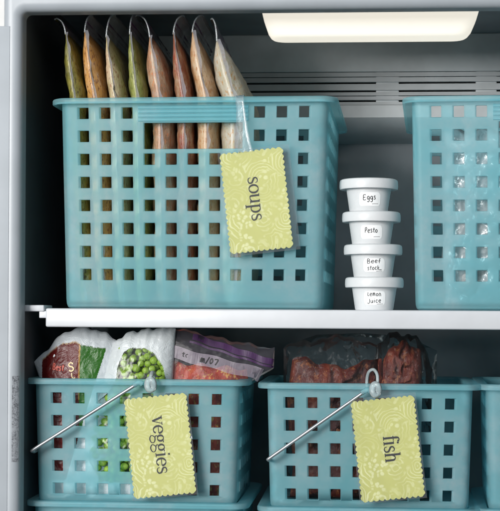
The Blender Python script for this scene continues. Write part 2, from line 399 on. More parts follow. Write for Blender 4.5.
# ------------------------------------------------------------------ the shelf
SY = -0.012
zs1 = at(300, 309.6, SY).z; zs0 = at(300, 328.6, SY).z; SHELF = zs1
xs0 = at(45.5, 315, SY).x
sh = thing('shelf', 'white freezer shelf with thick front edge under the soup basket and cups', 'shelf', (0.36, 0.15, zs0))
rel(boxobj('shelf_panel', (xs0, XR-0.004, SY, BACK-0.03, zs0, zs1), 'shelf_white', sh, 0.0018))
rel(boxobj('bracket', (at(38.5, 310, SY).x, xs0+0.002, SY+0.003, 0.2, at(45, 318, SY).z, at(45, 311, SY).z), 'shelf_white', sh, 0.0008))
rel(boxobj('support_pin', (at(17, 308, SY).x, at(43.8, 308, SY).x, SY+0.001, 0.03, at(45, 311.5, SY).z, at(45, 305, SY).z), 'shelf_white', sh, 0.0012))

# ------------------------------------------------------------------ baskets
def rrect(hw, hd, r, xcols, ycols, ns=6):
    """rounded rectangle outline, starting at the front left, counter-clockwise from above; straight runs cut at xcols / ycols"""
    P = []
    def arc(cx, cy, a0):
        for k in range(1, ns): a = R(a0+90*k/ns); P.append((cx+r*math.cos(a), cy+r*math.sin(a), 'c', None))
    P += [(x, -hd, 'f', x) for x in xcols]; arc(hw-r, -hd+r, 270)
    P += [(hw, y, 'r', y) for y in ycols]; arc(hw-r, hd-r, 0)
    P += [(x, hd, 'b', x) for x in reversed(xcols)]; arc(-hw+r, hd-r, 90)
    P += [(-hw, y, 'l', y) for y in reversed(ycols)]; arc(-hw+r, -hd+r, 180)
    return P
def make_basket(W, D, H, cols, rows, hole, xoff, z_rows, slot=None, taper=0.005):
    """meshes of one basket: body, rim, grip ribs. Origin under the middle of its bottom."""
    r = 0.009; th = 0.0026; hw, hd = W/2, D/2
    xedge = []
    for c in cols: xedge += [c-hole/2, c+hole/2]
    pitch = cols[1]-cols[0]; nside = int((D-2*r-0.01)/pitch); ycs = [(k-(nside-1)/2)*pitch for k in range(nside)]
    yedge = []
    for c in ycs: yedge += [c-hole/2, c+hole/2]
    xcols = [-hw+r+0.0001]+xedge+[hw-r-0.0001]; ycols = [-hd+r]+yedge+[hd-r]
    zedge = [0.0, 0.0015, 0.005, 0.010]
    zz = sorted(z_rows); ze = []
    for z in zz: ze += [z-hole/2, z+hole/2]
    if slot: ze.append(slot[2]); ze.append(slot[3])
    zedge += sorted(set(round(z, 6) for z in ze)) + [H]
    def inset(z):
        e = taper*(1-z/H)
        if z < 0.0015: e += 0.0045
        elif z < 0.005: e += 0.0014
        elif z < 0.0099: e += 0.0003
        return e
    base = rrect(hw, hd, r, xcols, ycols); n = len(base)
    bm = bmesh.new(); outer, inner = [], []
    for z in zedge:
        e = inset(z); ro, ri = [], []
        for (x, y, s, c) in base:
            kx, ky = (hw-e)/hw, (hd-e)/hd
            ro.append(bm.verts.new((x*kx if s != 'f' else x*kx, y*ky, z)))
            ki, kj = (hw-e-th)/hw, (hd-e-th)/hd
            ri.append(bm.verts.new((x*ki, y*kj, max(z, th))))
        outer.append(ro); inner.append(ri)
    def solid(i, j):
        j %= n
        if i < 0 or i >= len(zedge)-1: return True
        zc = (zedge[i]+zedge[i+1])/2
        a, b = base[j], base[(j+1) % n]
        if a[2] != b[2] or a[2] == 'c': return True
        m = (a[3]+b[3])/2
        if slot and a[2] in 'fb' and slot[0] <= m <= slot[1]:
            if slot[2] < zc < slot[3]: return False
            if zc > slot[2]-0.006: return True
        inz = any(abs(zc-z) < hole/2 for z in zz)
        lst = cols if a[2] in 'fb' else ycs
        return not (inz and any(abs(m-c) < hole/2 for c in lst))
    for i in range(len(zedge)-1):
        for j in range(n):
            k = (j+1) % n
            if not solid(i, j): continue
            bm.faces.new((outer[i][j], outer[i][k], outer[i+1][k], outer[i+1][j]))
            if zedge[i+1] > th: bm.faces.new((inner[i][k], inner[i][j], inner[i+1][j], inner[i+1][k]))
            if not solid(i+1, j): bm.faces.new((outer[i+1][j], outer[i+1][k], inner[i+1][k], inner[i+1][j]))
            if i and not solid(i-1, j): bm.faces.new((outer[i][k], outer[i][j], inner[i][j], inner[i][k]))
            if not solid(i, j+1): bm.faces.new((outer[i][k], inner[i][k], inner[i+1][k], outer[i+1][k]))
            if not solid(i, j-1): bm.faces.new((inner[i][j], outer[i][j], outer[i+1][j], inner[i+1][j]))
    bm.faces.new(outer[0][::-1]); bm.faces.new(inner[2])
    bmesh.ops.delete(bm, geom=[v for v in bm.verts if not v.link_faces], context='VERTS')
    body = bpy.data.meshes.new('basket_body'); bm.normal_update(); bm.to_mesh(body); bm.free()
    for p in body.polygons: p.use_smooth = True
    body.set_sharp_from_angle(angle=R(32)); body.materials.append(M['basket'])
    # rim: flat flange with a turned-down lip, rounded
    bm = bmesh.new(); f = 0.0095
    prof = [(-th, H-0.001), (-th, H+0.0016), (-th+0.001, H+0.0026), (f-0.002, H+0.0026), (f-0.0005, H+0.002), (f, H+0.0008), (f, H-0.0026), (f-0.0008, H-0.0034), (f-0.0024, H-0.0030), (f-0.0026, H-0.001)]
    xc = [-hw+r, 0, hw-r]; yc = [-hd+r, 0, hd-r]; rings = []
    for off, z in prof:
        P = rrect(hw, hd, r, xc, yc); rg = []
        for (x, y, s, c) in P:
            # offset outline outwards by off
            cx = max(-hw+r, min(hw-r, x)); cy = max(-hd+r, min(hd-r, y)); d = Vector((x-cx, y-cy)); d.normalize()
            rg.append(bm.verts.new((x+d.x*off, y+d.y*off, z)))
        rings.append(rg)
    m = len(rings[0]); rings.append(rings[0])
    for p, q in zip(rings, rings[1:]):
        for k in range(m): bm.faces.new((p[k], p[(k+1) % m], q[(k+1) % m], q[k]))
    bmesh.ops.recalc_face_normals(bm, faces=bm.faces[:])
    rim = bpy.data.meshes.new('rim'); bm.to_mesh(rim); bm.free()
    for p in rim.polygons: p.use_smooth = True
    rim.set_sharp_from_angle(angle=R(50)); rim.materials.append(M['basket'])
    grip = None
    if slot:
        zt = H-0.0045; zb = slot[3]+0.001; k = 4; hh = (zt-zb)/k
        grip = []
        for q in range(k):
            bm = bmesh.new()
            tube(bm, [(slot[0]-0.001, -hd+0.0008, zb+hh*(q+0.5)), (slot[1]+0.001, -hd+0.0008, zb+hh*(q+0.5))], hh*0.46, 8)
            me = bpy.data.meshes.new('grip_rib'); bm.to_mesh(me); bm.free()
            for p in me.polygons: p.use_smooth = True
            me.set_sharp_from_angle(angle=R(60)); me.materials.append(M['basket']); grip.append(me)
    return body, rim, grip
def place_basket(meshes, label, loc, rotz=0, zscale=1.0, group=None):
    t = thing('plastic_basket', label, 'basket', loc, group, (0, 0, rotz)); t.scale = (1, 1, zscale)
    for nm, me in (('body', meshes[0]), ('rim', meshes[1])):
        o = bpy.data.objects.new(nm, me); C.objects.link(o); o.parent = t
        if nm == 'body':   # moulded, softened hole edges
            bv = o.modifiers.new('bevel', 'BEVEL'); bv.width = 0.0009; bv.segments = 2; bv.limit_method = 'ANGLE'; bv.angle_limit = R(40); bv.harden_normals = True
    for me in meshes[2] or []:
        o = bpy.data.objects.new('grip_rib', me); C.objects.link(o); o.parent = t
    return t
# large baskets: 11 x 8 holes with a slot handle
BH = at(200, 100.5, 0).z - SHELF
mmz = lambda py, px=200: at(px, py, 0).z
bigcols = [(k-5)*0.0227 for k in range(11)]
bigrows = [mmz(y)-SHELF for y in (112.3, 135.5, 158.7, 181.9, 205.1, 228.3, 251.5, 274.7)]
slot = (-0.0550, 0.0550, mmz(148.5)-SHELF, mmz(122.5)-SHELF)
BD = 0.25
big = make_basket(0.273, BD, BH, bigcols, None, 0.0112, 0, bigrows, slot, 0.005)
bx = (at(196, 200, 0.0).x)
soupB = place_basket(big, 'large teal perforated basket filled with upright soup bags', (bx, BD/2, SHELF), R(-1.6), 1, 'large slot-handled teal baskets on the white shelf')
bx2 = at(440.0, 200, 0.0).x + 5*0.0227
rightB = place_basket(big, 'large teal perforated basket of frosty clear packets beside the white cups', (bx2, BD/2-0.004, SHELF), R(-2.6), 1, 'large slot-handled teal baskets on the white shelf')
# small baskets: 8 x 5 holes
def small_place(px_l, px_r, py_rim, py_rows, below_py, names):
    pass
SW = 0.2065; SH = 0.126; SD = 0.19; s_y = 0.006
smallcols = [(k-3.5)*0.0233 for k in range(8)]
srows = [SH - 0.0175 - 0.0231*k for k in range(5)]
small = make_basket(SW, SD, SH, smallcols, None, 0.0108, 0, srows, None, 0.0035)
def stack(px_c, py_rim, label, label_low, rot=0):
    p = at(px_c, py_rim+2.5, s_y-0.004)
    zb = p.z - SH - 0.0026 + 0.002
    t = place_basket(small, label, (p.x, s_y+SD/2, zb), rot, 1, 'small teal baskets in the lower compartment')
    lowrim = p.z - 0.1225
    low = place_basket(small, label_low, (p.x, s_y+SD/2, FLOOR), rot, (lowrim-FLOOR)/(SH+0.0026), 'small teal baskets in the lower compartment')
    return t, low, p.x, zb, lowrim
vegB, vegLow, vx, vz, vlow = stack(136.5, 378.5, 'small teal basket holding bags of frozen peas and vegetables', 'teal basket under the veggies basket, only its rim showing', R(-0.4))
fishB, fishLow, fx, fzz, flow = stack(369.3, 383.0, 'small teal basket of dark red frozen fish in clear film', 'teal basket under the fish basket, only its rim showing', R(0.2))
sideB, sideLow, sx, sz, slow = stack(596, 385.0, 'small teal basket beside the fish basket, cut off by the frame', 'teal basket under the cut-off basket, only its rim showing', R(-2.6))

vegB.scale.x = vegLow.scale.x = 1.022
# ------------------------------------------------------------------ wire handles and clear loops on the small baskets
def wire_handle(t, knob_px, knob_py, end_px, end_py, zb, cx):
    yk = s_y - 0.0135
    a = at(knob_px, knob_py, yk); b = at(end_px, end_py, yk)
    bm = bmesh.new()
    d = (b-a).normalized()
    pts = [a, a.lerp(b, 0.33), a.lerp(b, 0.66), b, b+d*0.002+Vector((0, 0.004, -0.001)), b+d*0.003+Vector((0, 0.012, -0.002)), b+d*0.003+Vector((0.0, 0.05, -0.001)), b+d*0.003+Vector((0, 0.12, 0.004))]
    P = smoothpath(pts, 6)
    tube(bm, [p - Vector(t.location) for p in P], 0.0017, 10)
    o = obj('wire_handle', bm, 'steel', t, 180)
    o.matrix_parent_inverse = Matrix.Rotation(-t.rotation_euler.z, 4, 'Z')
    # hook where the wire is clipped over the rim
    bm = bmesh.new()
    tube(bm, [p-Vector(t.location) for p in smoothpath([a+Vector((-0.002, 0, -0.001)), a+Vector((0.003, -0.0005, 0.0022)), a+Vector((0.0065, 0.0, 0.0005))], 5)], 0.0026, 10)
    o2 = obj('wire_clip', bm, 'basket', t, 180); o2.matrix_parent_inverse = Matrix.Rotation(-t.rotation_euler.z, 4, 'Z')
wire_handle(vegB, 136, 384.5, 36.5, 449, vz, vx)
wire_handle(fishB, 364, 392, 270.5, 457.5, fzz, fx)

# ------------------------------------------------------------------ lettering
def ell(cx, cy, rx, ry, a0=0, a1=360, n=28):
    return [(cx+rx*math.cos(R(lerp(a0, a1, k/n))), cy+ry*math.sin(R(lerp(a0, a1, k/n)))) for k in range(n+1)]
def contrast(pts, thin, thick, axis=0.0):
    w = []
    for i in range(len(pts)):
        a, b = pts[max(i-1, 0)], pts[min(i+1, len(pts)-1)]
        d = Vector((b[0]-a[0], b[1]-a[1])); d = d.normalized() if d.length else Vector((1, 0))
        w.append(lerp(thin, thick, abs(d.y)**1.4))
    return w
TN, TK = 0.075, 0.20
def serif_glyph(c):
    S = []   # (points, widths), advance
    st = lambda x, y0, y1: S.append(([(x, y0), (x, y1)], TK))
    sf = lambda x0, x1, y: S.append(([(x0, y), (x1, y)], TN))
    rib = lambda p, a=TN, b=TK: S.append((p, contrast(p, a, b)))
    if c == 'o': rib(ell(0.47, 0.5, 0.38, 0.48)); adv = 0.95
    elif c == 's':
        P = smoothpath([(0.60, 0.72, 0), (0.58, 0.90, 0), (0.36, 0.98, 0), (0.14, 0.86, 0), (0.16, 0.64, 0), (0.38, 0.52, 0), (0.60, 0.38, 0), (0.62, 0.13, 0), (0.38, 0.01, 0), (0.14, 0.09, 0), (0.10, 0.30, 0)], 6)
        p = [(q.x, q.y) for q in P]; n = len(p)
        S.append((p, [lerp(0.055, 0.17, math.sin(math.pi*i/(n-1))**1.5) for i in range(n)])); adv = 0.76
    elif c == 'u':
        st(0.2, 0.25, 1.0); st(0.78, 0.0, 1.0); sf(0.02, 0.27, 0.97); sf(0.6, 0.85, 0.97); sf(0.72, 0.97, 0.03)
        P = smoothpath([(0.2, 0.3, 0), (0.24, 0.08, 0), (0.42, 0.02, 0), (0.62, 0.09, 0), (0.78, 0.24, 0)], 5); rib([(q.x, q.y) for q in P], TN, TK*0.9); adv = 1.03
    elif c == 'p':
        st(0.22, -0.5, 1.0); sf(0.02, 0.28, 0.97); sf(0.03, 0.44, -0.49)
        rib(ell(0.46, 0.5, 0.36, 0.48, 215, 505, 28)); adv = 0.98
    elif c == 'v':
        S.append(([(0.15, 1.0), (0.47, 0.0)], TK)); S.append(([(0.47, 0.02), (0.78, 1.0)], TN)); sf(-0.02, 0.34, 0.97); sf(0.62, 0.94, 0.97); adv = 0.9
    elif c == 'e':
        rib(ell(0.45, 0.5, 0.36, 0.48, 8, 325, 28)); S.append(([(0.1, 0.54), (0.8, 0.54)], TN)); adv = 0.88
    elif c == 'g':
        rib(ell(0.42, 0.66, 0.27, 0.31)); S.append(([(0.62, 0.84), (0.74, 0.95), (0.86, 0.9)], 0.09))
        P = smoothpath([(0.25, 0.42, 0), (0.14, 0.26, 0), (0.24, 0.12, 0), (0.56, 0.08, 0), (0.78, -0.06, 0), (0.76, -0.30, 0), (0.44, -0.44, 0), (0.14, -0.34, 0), (0.10, -0.14, 0), (0.26, 0.06, 0)], 5)
        rib([(q.x, q.y) for q in P], 0.12, 0.085); adv = 0.90
    elif c == 'i':
        st(0.25, 0.0, 1.0); sf(0.05, 0.3, 0.97); sf(0.05, 0.46, 0.03); S.append(([(0.25, 1.29), (0.25, 1.47)], 0.19)); adv = 0.52
    elif c == 'f':
        st(0.25, 0.0, 1.25); P = smoothpath([(0.25, 1.2, 0), (0.29, 1.44, 0), (0.46, 1.54, 0), (0.64, 1.44, 0)], 5); rib([(q.x, q.y) for q in P]); S.append(([(0.60, 1.36), (0.62, 1.5)], 0.15)); sf(0.05, 0.56, 0.97); sf(0.05, 0.47, 0.03); adv = 0.56
    elif c == 'h':
        st(0.22, 0.0, 1.52); sf(0.02, 0.27, 1.49); sf(0.03, 0.42, 0.03); st(0.80, 0.0, 0.66); sf(0.61, 1.0, 0.03)
        P = smoothpath([(0.24, 0.72, 0), (0.38, 0.92, 0), (0.58, 0.98, 0), (0.76, 0.86, 0), (0.80, 0.6, 0)], 5); rib([(q.x, q.y) for q in P], TN, TK*0.95); adv = 1.06
    return S, adv
def hand_glyph(c):
    g = {'E': ([[(0.7, 1.0), (0.1, 1.0), (0.05, 0.5), (0.1, 0.0), (0.75, 0.02)], [(0.08, 0.5), (0.6, 0.52)]], 0.95),
         'g': ([[(0.6, 0.62), (0.3, 0.7), (0.08, 0.45), (0.2, 0.12), (0.5, 0.2), (0.6, 0.6), (0.58, -0.2), (0.35, -0.42), (0.08, -0.3)]], 0.8),
         's': ([[(0.55, 0.62), (0.25, 0.68), (0.15, 0.48), (0.45, 0.3), (0.42, 0.04), (0.05, 0.06)]], 0.7),
         'P': ([[(0.12, 0.0), (0.15, 1.0)], [(0.12, 0.95), (0.5, 1.02), (0.62, 0.75), (0.45, 0.5), (0.14, 0.48)]], 0.8),
         'e': ([[(0.08, 0.36), (0.55, 0.42), (0.45, 0.66), (0.18, 0.6), (0.06, 0.3), (0.25, 0.03), (0.58, 0.1)]], 0.72),
         't': ([[(0.28, 0.95), (0.25, 0.15), (0.45, 0.02)], [(0.02, 0.62), (0.55, 0.66)]], 0.62),
         'o': ([[(0.32, 0.66), (0.08, 0.4), (0.2, 0.05), (0.5, 0.1), (0.58, 0.42), (0.32, 0.66)]], 0.75),
         'B': ([[(0.12, 0.0), (0.12, 1.0), (0.5, 0.96), (0.52, 0.62), (0.14, 0.54), (0.62, 0.42), (0.58, 0.06), (0.12, 0.0)]], 0.85),
         'f': ([[(0.55, 0.95), (0.35, 1.0), (0.25, 0.75), (0.24, 0.0)], [(0.02, 0.5), (0.52, 0.54)]], 0.6),
         'c': ([[(0.52, 0.55), (0.28, 0.66), (0.08, 0.38), (0.22, 0.04), (0.55, 0.1)]], 0.68),
         'k': ([[(0.12, 1.0), (0.12, 0.0)], [(0.55, 0.62), (0.14, 0.3), (0.75, 0.0), (1.3, 0.04)]], 0.9),
         'l': ([[(0.12, 1.0), (0.1, 0.1), (0.5, 0.02)]], 0.55),
         'L': ([[(0.15, 0.85), (0.08, 0.1), (0.5, 0.05)]], 0.58),
         'm': ([[(0.08, 0.0), (0.1, 0.62), (0.3, 0.66), (0.38, 0.05), (0.42, 0.6), (0.62, 0.66), (0.72, 0.0)]], 0.9),
         'n': ([[(0.08, 0.0), (0.1, 0.62), (0.35, 0.68), (0.5, 0.45), (0.55, 0.0)]], 0.74),
         'J': ([[(0.55, 0.95), (0.5, 0.1), (0.25, -0.12), (0.02, 0.08)]], 0.72),
         'u': ([[(0.08, 0.64), (0.1, 0.15), (0.3, 0.02), (0.5, 0.2), (0.54, 0.64), (0.58, 0.0)]], 0.76),
         'i': ([[(0.12, 0.62), (0.14, 0.0)], [(0.12, 0.86), (0.15, 0.92)]], 0.36),
         '/': ([[(0.05, -0.1), (0.5, 1.1)]], 0.6),
         '0': ([[(0.32, 0.95), (0.08, 0.5), (0.25, 0.02), (0.52, 0.45), (0.32, 0.95)]], 0.72),
         '7': ([[(0.05, 0.9), (0.6, 0.95), (0.3, 0.0)]], 0.72),
         'S': ([[(0.7, 0.8), (0.45, 1.0), (0.15, 0.85), (0.2, 0.6), (0.6, 0.42), (0.62, 0.12), (0.3, -0.02), (0.05, 0.15)]], 0.9)}
    st, adv = g[c]; S = []
    for p in st:
        q = smoothpath([(x, y, 0) for x, y in p], 4) if len(p) > 2 else [Vector((x, y, 0)) for x, y in p]
        S.append(([(v.x, v.y) for v in q], 0.13))
    return S, adv
def lettering(text, glyph, size, mp, width=None, track=0.0, wmul=1.0, wobble=0):
    """2-D text starting at the origin along +x, mapped to the surface by mp; width fits its length"""
    V, F, x, items = [], [], 0.0, []
    for c in text:
        S, adv = glyph(c); dy = random.uniform(-wobble, wobble)
        for pts, wd in S:
            wd = [q*wmul for q in wd] if hasattr(wd, '__len__') else wd*wmul
            items.append(([(px+x, py+dy) for px, py in pts], wd))
        x += adv+track
    kx = (width/(x*size)) if width else 1.0
    for pts, wd in items:
        ribbon(V, F, [(px*size*kx, py*size) for px, py in pts], [q*size for q in wd] if hasattr(wd, '__len__') else wd*size, mp)
    return V, F
def letter_obj(name, V, F, mat, parent): return obj(name, mesh(name, V, F), mat, parent)

# ------------------------------------------------------------------ hang tags
def hang_tag(name_label, cpx, cpy, Y, ang, word, length, xh, strap, size=(0.0605, 0.098), toff=(0, 0), sleeve=None):
    c = at(cpx, cpy, Y); t = thing('hang_tag', name_label, 'tag', (c.x, Y, c.z), 'green paper tags hung on the baskets', (0, -R(ang), 0))
    w_, h_ = size[0]/2, size[1]/2
    P = []
    def side(x0, z0, x1, z1, n):
        d = Vector((x1-x0, z1-z0)); L = d.length; d.normalize(); nn = Vector((d.y, -d.x))
        for k in range(n):
            for q in range(6):
                u = (k+q/6)/n; a = abs(math.sin(math.pi*(q/6)))**0.8*0.0017*random.uniform(0.85, 1.12)
                P.append((x0+d.x*L*u+nn.x*a, z0+d.y*L*u+nn.y*a))
    side(-w_, -h_, w_, -h_, 11); side(w_, -h_, w_, h_, 18); side(w_, h_, -w_, h_, 11); side(-w_, h_, -w_, -h_, 18)
    bend = lambda x, z: 0.0012*math.sin(x*32+1.0) + 0.0007*math.sin(z*40)
    # card as a fan grid: rings shrinking to the middle so that it can bend
    V, F = [], []; rings = 8; n = len(P)
    for side_ in (0, 1):
        b0 = len(V)
        for k in range(rings+1):
            s = 1-k/rings if k < rings else 0.02
            for x, z in P: V.append((x*s, bend(x*s, z*s)+side_*0.0005, z*s))
        for k in range(rings):
            for j in range(n):
                q = (b0+k*n+j, b0+k*n+(j+1) % n, b0+(k+1)*n+(j+1) % n, b0+(k+1)*n+j); F.append(q if side_ == 0 else q[::-1])
        F.append([b0+rings*n+j for j in range(n)][:: 1 if side_ == 0 else -1])
    off = (rings+1)*n
    for j in range(n): F.append(((j+1) % n, j, off+j, off+(j+1) % n))
    card = obj('paper_card', mesh('paper_card', V, F), 'paper', t, 40)
    # printed word, turned so that it reads from top to bottom
    def mp(x, y):
        X = toff[0] + (y-xh*0.5); Z = toff[1] + length/2 - x
        return (X, bend(X, Z)-0.00025, Z)
    V, F = lettering(word, serif_glyph, xh, mp, length)
    letter_obj('printed_word', V, F, 'ink', card)
    # clear sleeve round the card
    sl = sleeve or (-w_-0.003, w_+0.003, -h_-0.003, h_+0.004)
    V, F = [], []; nx, nz = 14, 22
    for layer, dy in ((0, -0.0007), (1, 0.0012)):
        b0 = len(V)
        for i in range(nx+1):
            for k in range(nz+1):
                x = lerp(sl[0], sl[1], i/nx); z = lerp(sl[2], sl[3], k/nz)
                V.append((x, bend(x, z)+dy+0.0002*math.sin(x*300+z*90), z))
        for i in range(nx):
            for k in range(nz): F.append((b0+i*(nz+1)+k, b0+(i+1)*(nz+1)+k, b0+(i+1)*(nz+1)+k+1, b0+i*(nz+1)+k+1))
    obj('clear_sleeve', mesh('clear_sleeve', V, F), 'clear', t, 180)
    strap(t)
    return t
def to_local(t, p):
    return (Matrix.Translation(t.location) @ t.rotation_euler.to_matrix().to_4x4()).inverted() @ Vector(p)
def strap_long(t):
    # wide clear loop from the sleeve up over the basket rim
    Y = t.location.y
    top = at(239, 98.0, Y).z
    pts = [at(245.5, 152, Y+0.0005), at(243, 138, Y-0.0005), at(241.5, 122, Y-0.001), at(240.5, 108, Y-0.0012), at(239.5, 100, Y-0.0012), Vector((at(239.5, 98, Y).x, Y+0.004, top+0.0032)), Vector((at(239.5, 98, Y).x, Y+0.013, top+0.0028)), Vector((at(239.5, 98, Y).x, Y+0.0165, top-0.006)), Vector((at(240, 98, Y).x, Y+0.017, top-0.02))]
    P = [to_local(t, p) for p in smoothpath(pts, 6)]
    V, F = [], []
    for i, p in enumerate(P):
        hw_ = lerp(0.0075, 0.0042, min(1, i/18))
        for q in range(5):
            u = q/4*2-1; V.append((p.x+u*hw_, p.y-0.0010*math.cos(u*6), p.z))
    for i in range(len(P)-1):
        for q in range(4): F.append((i*5+q, i*5+q+1, (i+1)*5+q+1, (i+1)*5+q))
    obj('clear_strap', mesh('clear_strap', V, F), 'strap', t, 180)
def strap_loop(kx, ky, arch):
    def f(t):
        Y = t.location.y
        bm = bmesh.new()
        c = at(kx, ky, Y-0.001); pl = [to_local(t, c+Vector((0.0031*math.cos(a), -0.0008*math.sin(a*2), 0.0052*math.sin(a)-0.001))) for a in (2*math.pi*k/22 for k in range(23))]
        tube(bm, pl, 0.0034, 12, False)
        obj('clear_loop', bm, 'clear_loop', t, 180)
        if arch:
            bm = bmesh.new()
            a_ = [c+Vector((0.002, 0, 0.006)), c+Vector((0.0015, 0.002, 0.014)), c+Vector((-0.002, 0.006, 0.0185)), c+Vector((-0.0065, 0.010, 0.016)), c+Vector((-0.0085, 0.0145, 0.008)), c+Vector((-0.0085, 0.0145, -0.004))]
            tube(bm, [to_local(t, p) for p in smoothpath(a_, 6)], 0.0017, 8); obj('clear_strap', bm, 'clear_loop', t, 180)
        else:
            bm = bmesh.new()
            a_ = [c+Vector((0.000, -0.001, 0.005)), c+Vector((0.001, 0.001, 0.0098)), c+Vector((0.001, 0.008, 0.0105)), c+Vector((0.001, 0.0145, 0.0065)), c+Vector((0.001, 0.0148, -0.006))]
            tube(bm, [to_local(t, p) for p in smoothpath(a_, 6)], 0.0022, 8); obj('clear_strap', bm, 'clear_loop', t, 180)
    return f
M['clear_loop'] = clear_mat('clear_loop', tint=(0.90, 0.94, 0.95, 1), gloss=0.0, rough=0.3, milk=0.34, milkcol=(0.74, 0.84, 0.86, 1), bump=0.0)
hang_tag('yellow-green patterned tag printed with the word soups', 256.3, 200.5, -0.0135, 6.6, 'soups', 0.0445, 0.0096, strap_long, toff=(-0.0015, 0.002), sleeve=(-0.0335, 0.0385, -0.053, 0.0525))
hang_tag('yellow-green patterned tag printed with the word veggies', 160.0, 446.0, s_y-0.0155, 6.4, 'veggies', 0.0585, 0.0098, strap_loop(150.5, 383.5, False), toff=(-0.0005, 0.001))
hang_tag('yellow-green patterned tag printed with the word fish', 387.8, 449.0, s_y-0.0155, 6.6, 'fish', 0.0268, 0.0102, strap_loop(375.5, 388.5, True), toff=(0.0015, -0.0005))

# ------------------------------------------------------------------ stacked cups
def lathe(bm, prof, seg=56):
    rings = [[bm.verts.new((r*math.cos(2*math.pi*k/seg), r*math.sin(2*math.pi*k/seg), z)) for k in range(seg)] for r, z in prof]
    for a, b in zip(rings, rings[1:]):
        for k in range(seg): bm.faces.new((a[k], a[(k+1) % seg], b[(k+1) % seg], b[k]))
    bm.faces.new(rings[0][::-1]); bm.faces.new(rings[-1])
CUPY = 0.036
bodyprof = [(0.0175, 0.0), (0.0190, 0.0004), (0.0196, 0.0016), (0.0212, 0.0125), (0.0229, 0.0240), (0.0236, 0.0286)]
lidprof = [(0.0238, 0.0240), (0.0285, 0.0232), (0.0296, 0.0236), (0.0300, 0.0262), (0.0298, 0.0310), (0.0292, 0.0328), (0.0276, 0.0337), (0.0225, 0.0336), (0.0218, 0.0332), (0.0208, 0.0332)]
bm = bmesh.new(); lathe(bm, bodyprof); cup_me = bpy.data.meshes.new('cup_body'); bmesh.ops.recalc_face_normals(bm, faces=bm.faces[:]); bm.to_mesh(cup_me); bm.free()
bm = bmesh.new(); lathe(bm, lidprof); lid_me = bpy.data.meshes.new('lid'); bmesh.ops.recalc_face_normals(bm, faces=bm.faces[:]); bm.to_mesh(lid_me); bm.free()
for me in (cup_me, lid_me):
    for p in me.polygons: p.use_smooth = True
    me.set_sharp_from_angle(angle=R(35)); me.materials.append(M['cup'])
def cup_r(z): return interp([(b, a) for a, b in bodyprof], z)
CUPH = 0.0333
words = [(('Lemon', 'Juice'), 374.3, 'bottom'), (('Beef', 'stock'), 373.0, ''), (('Pesto',), 371.3, ''), (('Eggs',), 368.7, '')]
wl_ = ['lemon juice', 'beef stock', 'pesto', 'eggs']
tilt = [0, 0.3, -0.4, -1.2]
for i, (ws, px, _) in enumerate(words):
    z0 = SHELF + CUPH*i - (0.0002 if i else 0.0002)
    t = thing('lidded_cup', 'small white lidded plastic cup with handwritten %s label' % wl_[i], 'cup', (at(px, 290-i*33, CUPY).x, CUPY, z0), 'stack of white lidded cups', (0, 0, R(random.uniform(-4, 4))))
    for nm, me in (('cup_body', cup_me), ('lid', lid_me)):
        o = bpy.data.objects.new(nm, me); C.objects.link(o); o.parent = t
    def surf(x, z, lift):
        r = cup_r(z)+lift; a = x/r - math.pi/2
        return (r*math.cos(a), r*math.sin(a), z)
    # rounded sticker
    V, F = [], []; nx, nz = 24, 10; cx_, cz_, sw, sh_ = 0.0, 0.0125, 0.0112, 0.0068
    for a in range(nx+1):
        for b in range(nz+1):
            u, v = a/nx*2-1, b/nz*2-1
            k = (1-max(0, abs(u)-0.78)**2*9)
            V.append(surf(u*sw, cz_+v*sh_*k, 0.00018))
    for a in range(nx):
        for b in range(nz): F.append((a*(nz+1)+b, (a+1)*(nz+1)+b, (a+1)*(nz+1)+b+1, a*(nz+1)+b+1))
    st = obj('sticker', mesh('sticker', V, F), 'sticker', t, 180)
    sz = 0.0050 if len(ws) == 1 else 0.0043
    for k, wd in enumerate(ws):
        zz0 = 0.0118 if len(ws) == 1 else (0.0143 if k == 0 else 0.0076)
        wdt = 0.0135 if len(ws) == 1 else (0.0145 if wd != 'stock' else 0.0135)
        def mp(x, y, zz0=zz0, wdt=wdt): return surf(x - wdt*0.52, zz0+y+x*0.03, 0.00034)
        V, F = lettering(wd, hand_glyph, sz, mp, wdt, 0.06, 1.05, 0.06)
        letter_obj('handwriting', V, F, 'ink', st)
    V, F = [], []
    ribbon(V, F, [(0.002, 0.0066), (0.0045, 0.0068), (0.0085, 0.0069)], 0.0004, lambda x, y: surf(x, y-0.0003 if len(ws) > 1 else y+0.001, 0.00034)); letter_obj('printed_line', V, F, 'ink_light', st)

# ------------------------------------------------------------------ soup bags standing in the large basket
zf = SHELF + 0.0032
soup = [  # flap end, body top (px), (centre, half width) at the rim line, colour, words
    ((57.5, 19), (66, 33), 75.0, 8.8, 'olive', 'flat bag of olive green frozen soup standing against the basket side'),
    ((91, 15.5), (85, 31), 95.5, 10.5, 'orange', 'flat bag of golden orange frozen soup in the basket'),
    ((113.5, 15), (106.5, 36), 115.5, 9.0, 'beige', 'flat bag of pale beige-green frozen soup between orange and green ones'),
    ((133.5, 15), (130, 33), 137.0, 8.6, 'green', 'flat bag of leafy green frozen soup beside the pale beige one'),
    ((139, 15.5), (150, 36), 160.0, 11.8, 'rosy', 'flat bag of rosy tan frozen soup beside the leafy green one'),
    ((182, 16), (173.5, 33), 184.0, 8.6, 'red', 'thin bag of dark reddish brown frozen soup in the basket'),
    ((201, 15.5), (192.5, 31), 206.5, 11.2, 'tan', 'flat bag of peach tan frozen soup beside the dark reddish one'),
    ((212.5, 19), (217, 40), 234.5, 15.0, 'pale', 'plump bag of pale grey-beige frozen soup by the clear tag strap')]
S = {}
def sm(k, stops, speck, seed): S[k] = soup_mat('soup_'+k, [(p, tuple(q*0.86 for q in c[:3])+(1,)) for p, c in stops], 75, speck, seed, 0.5)
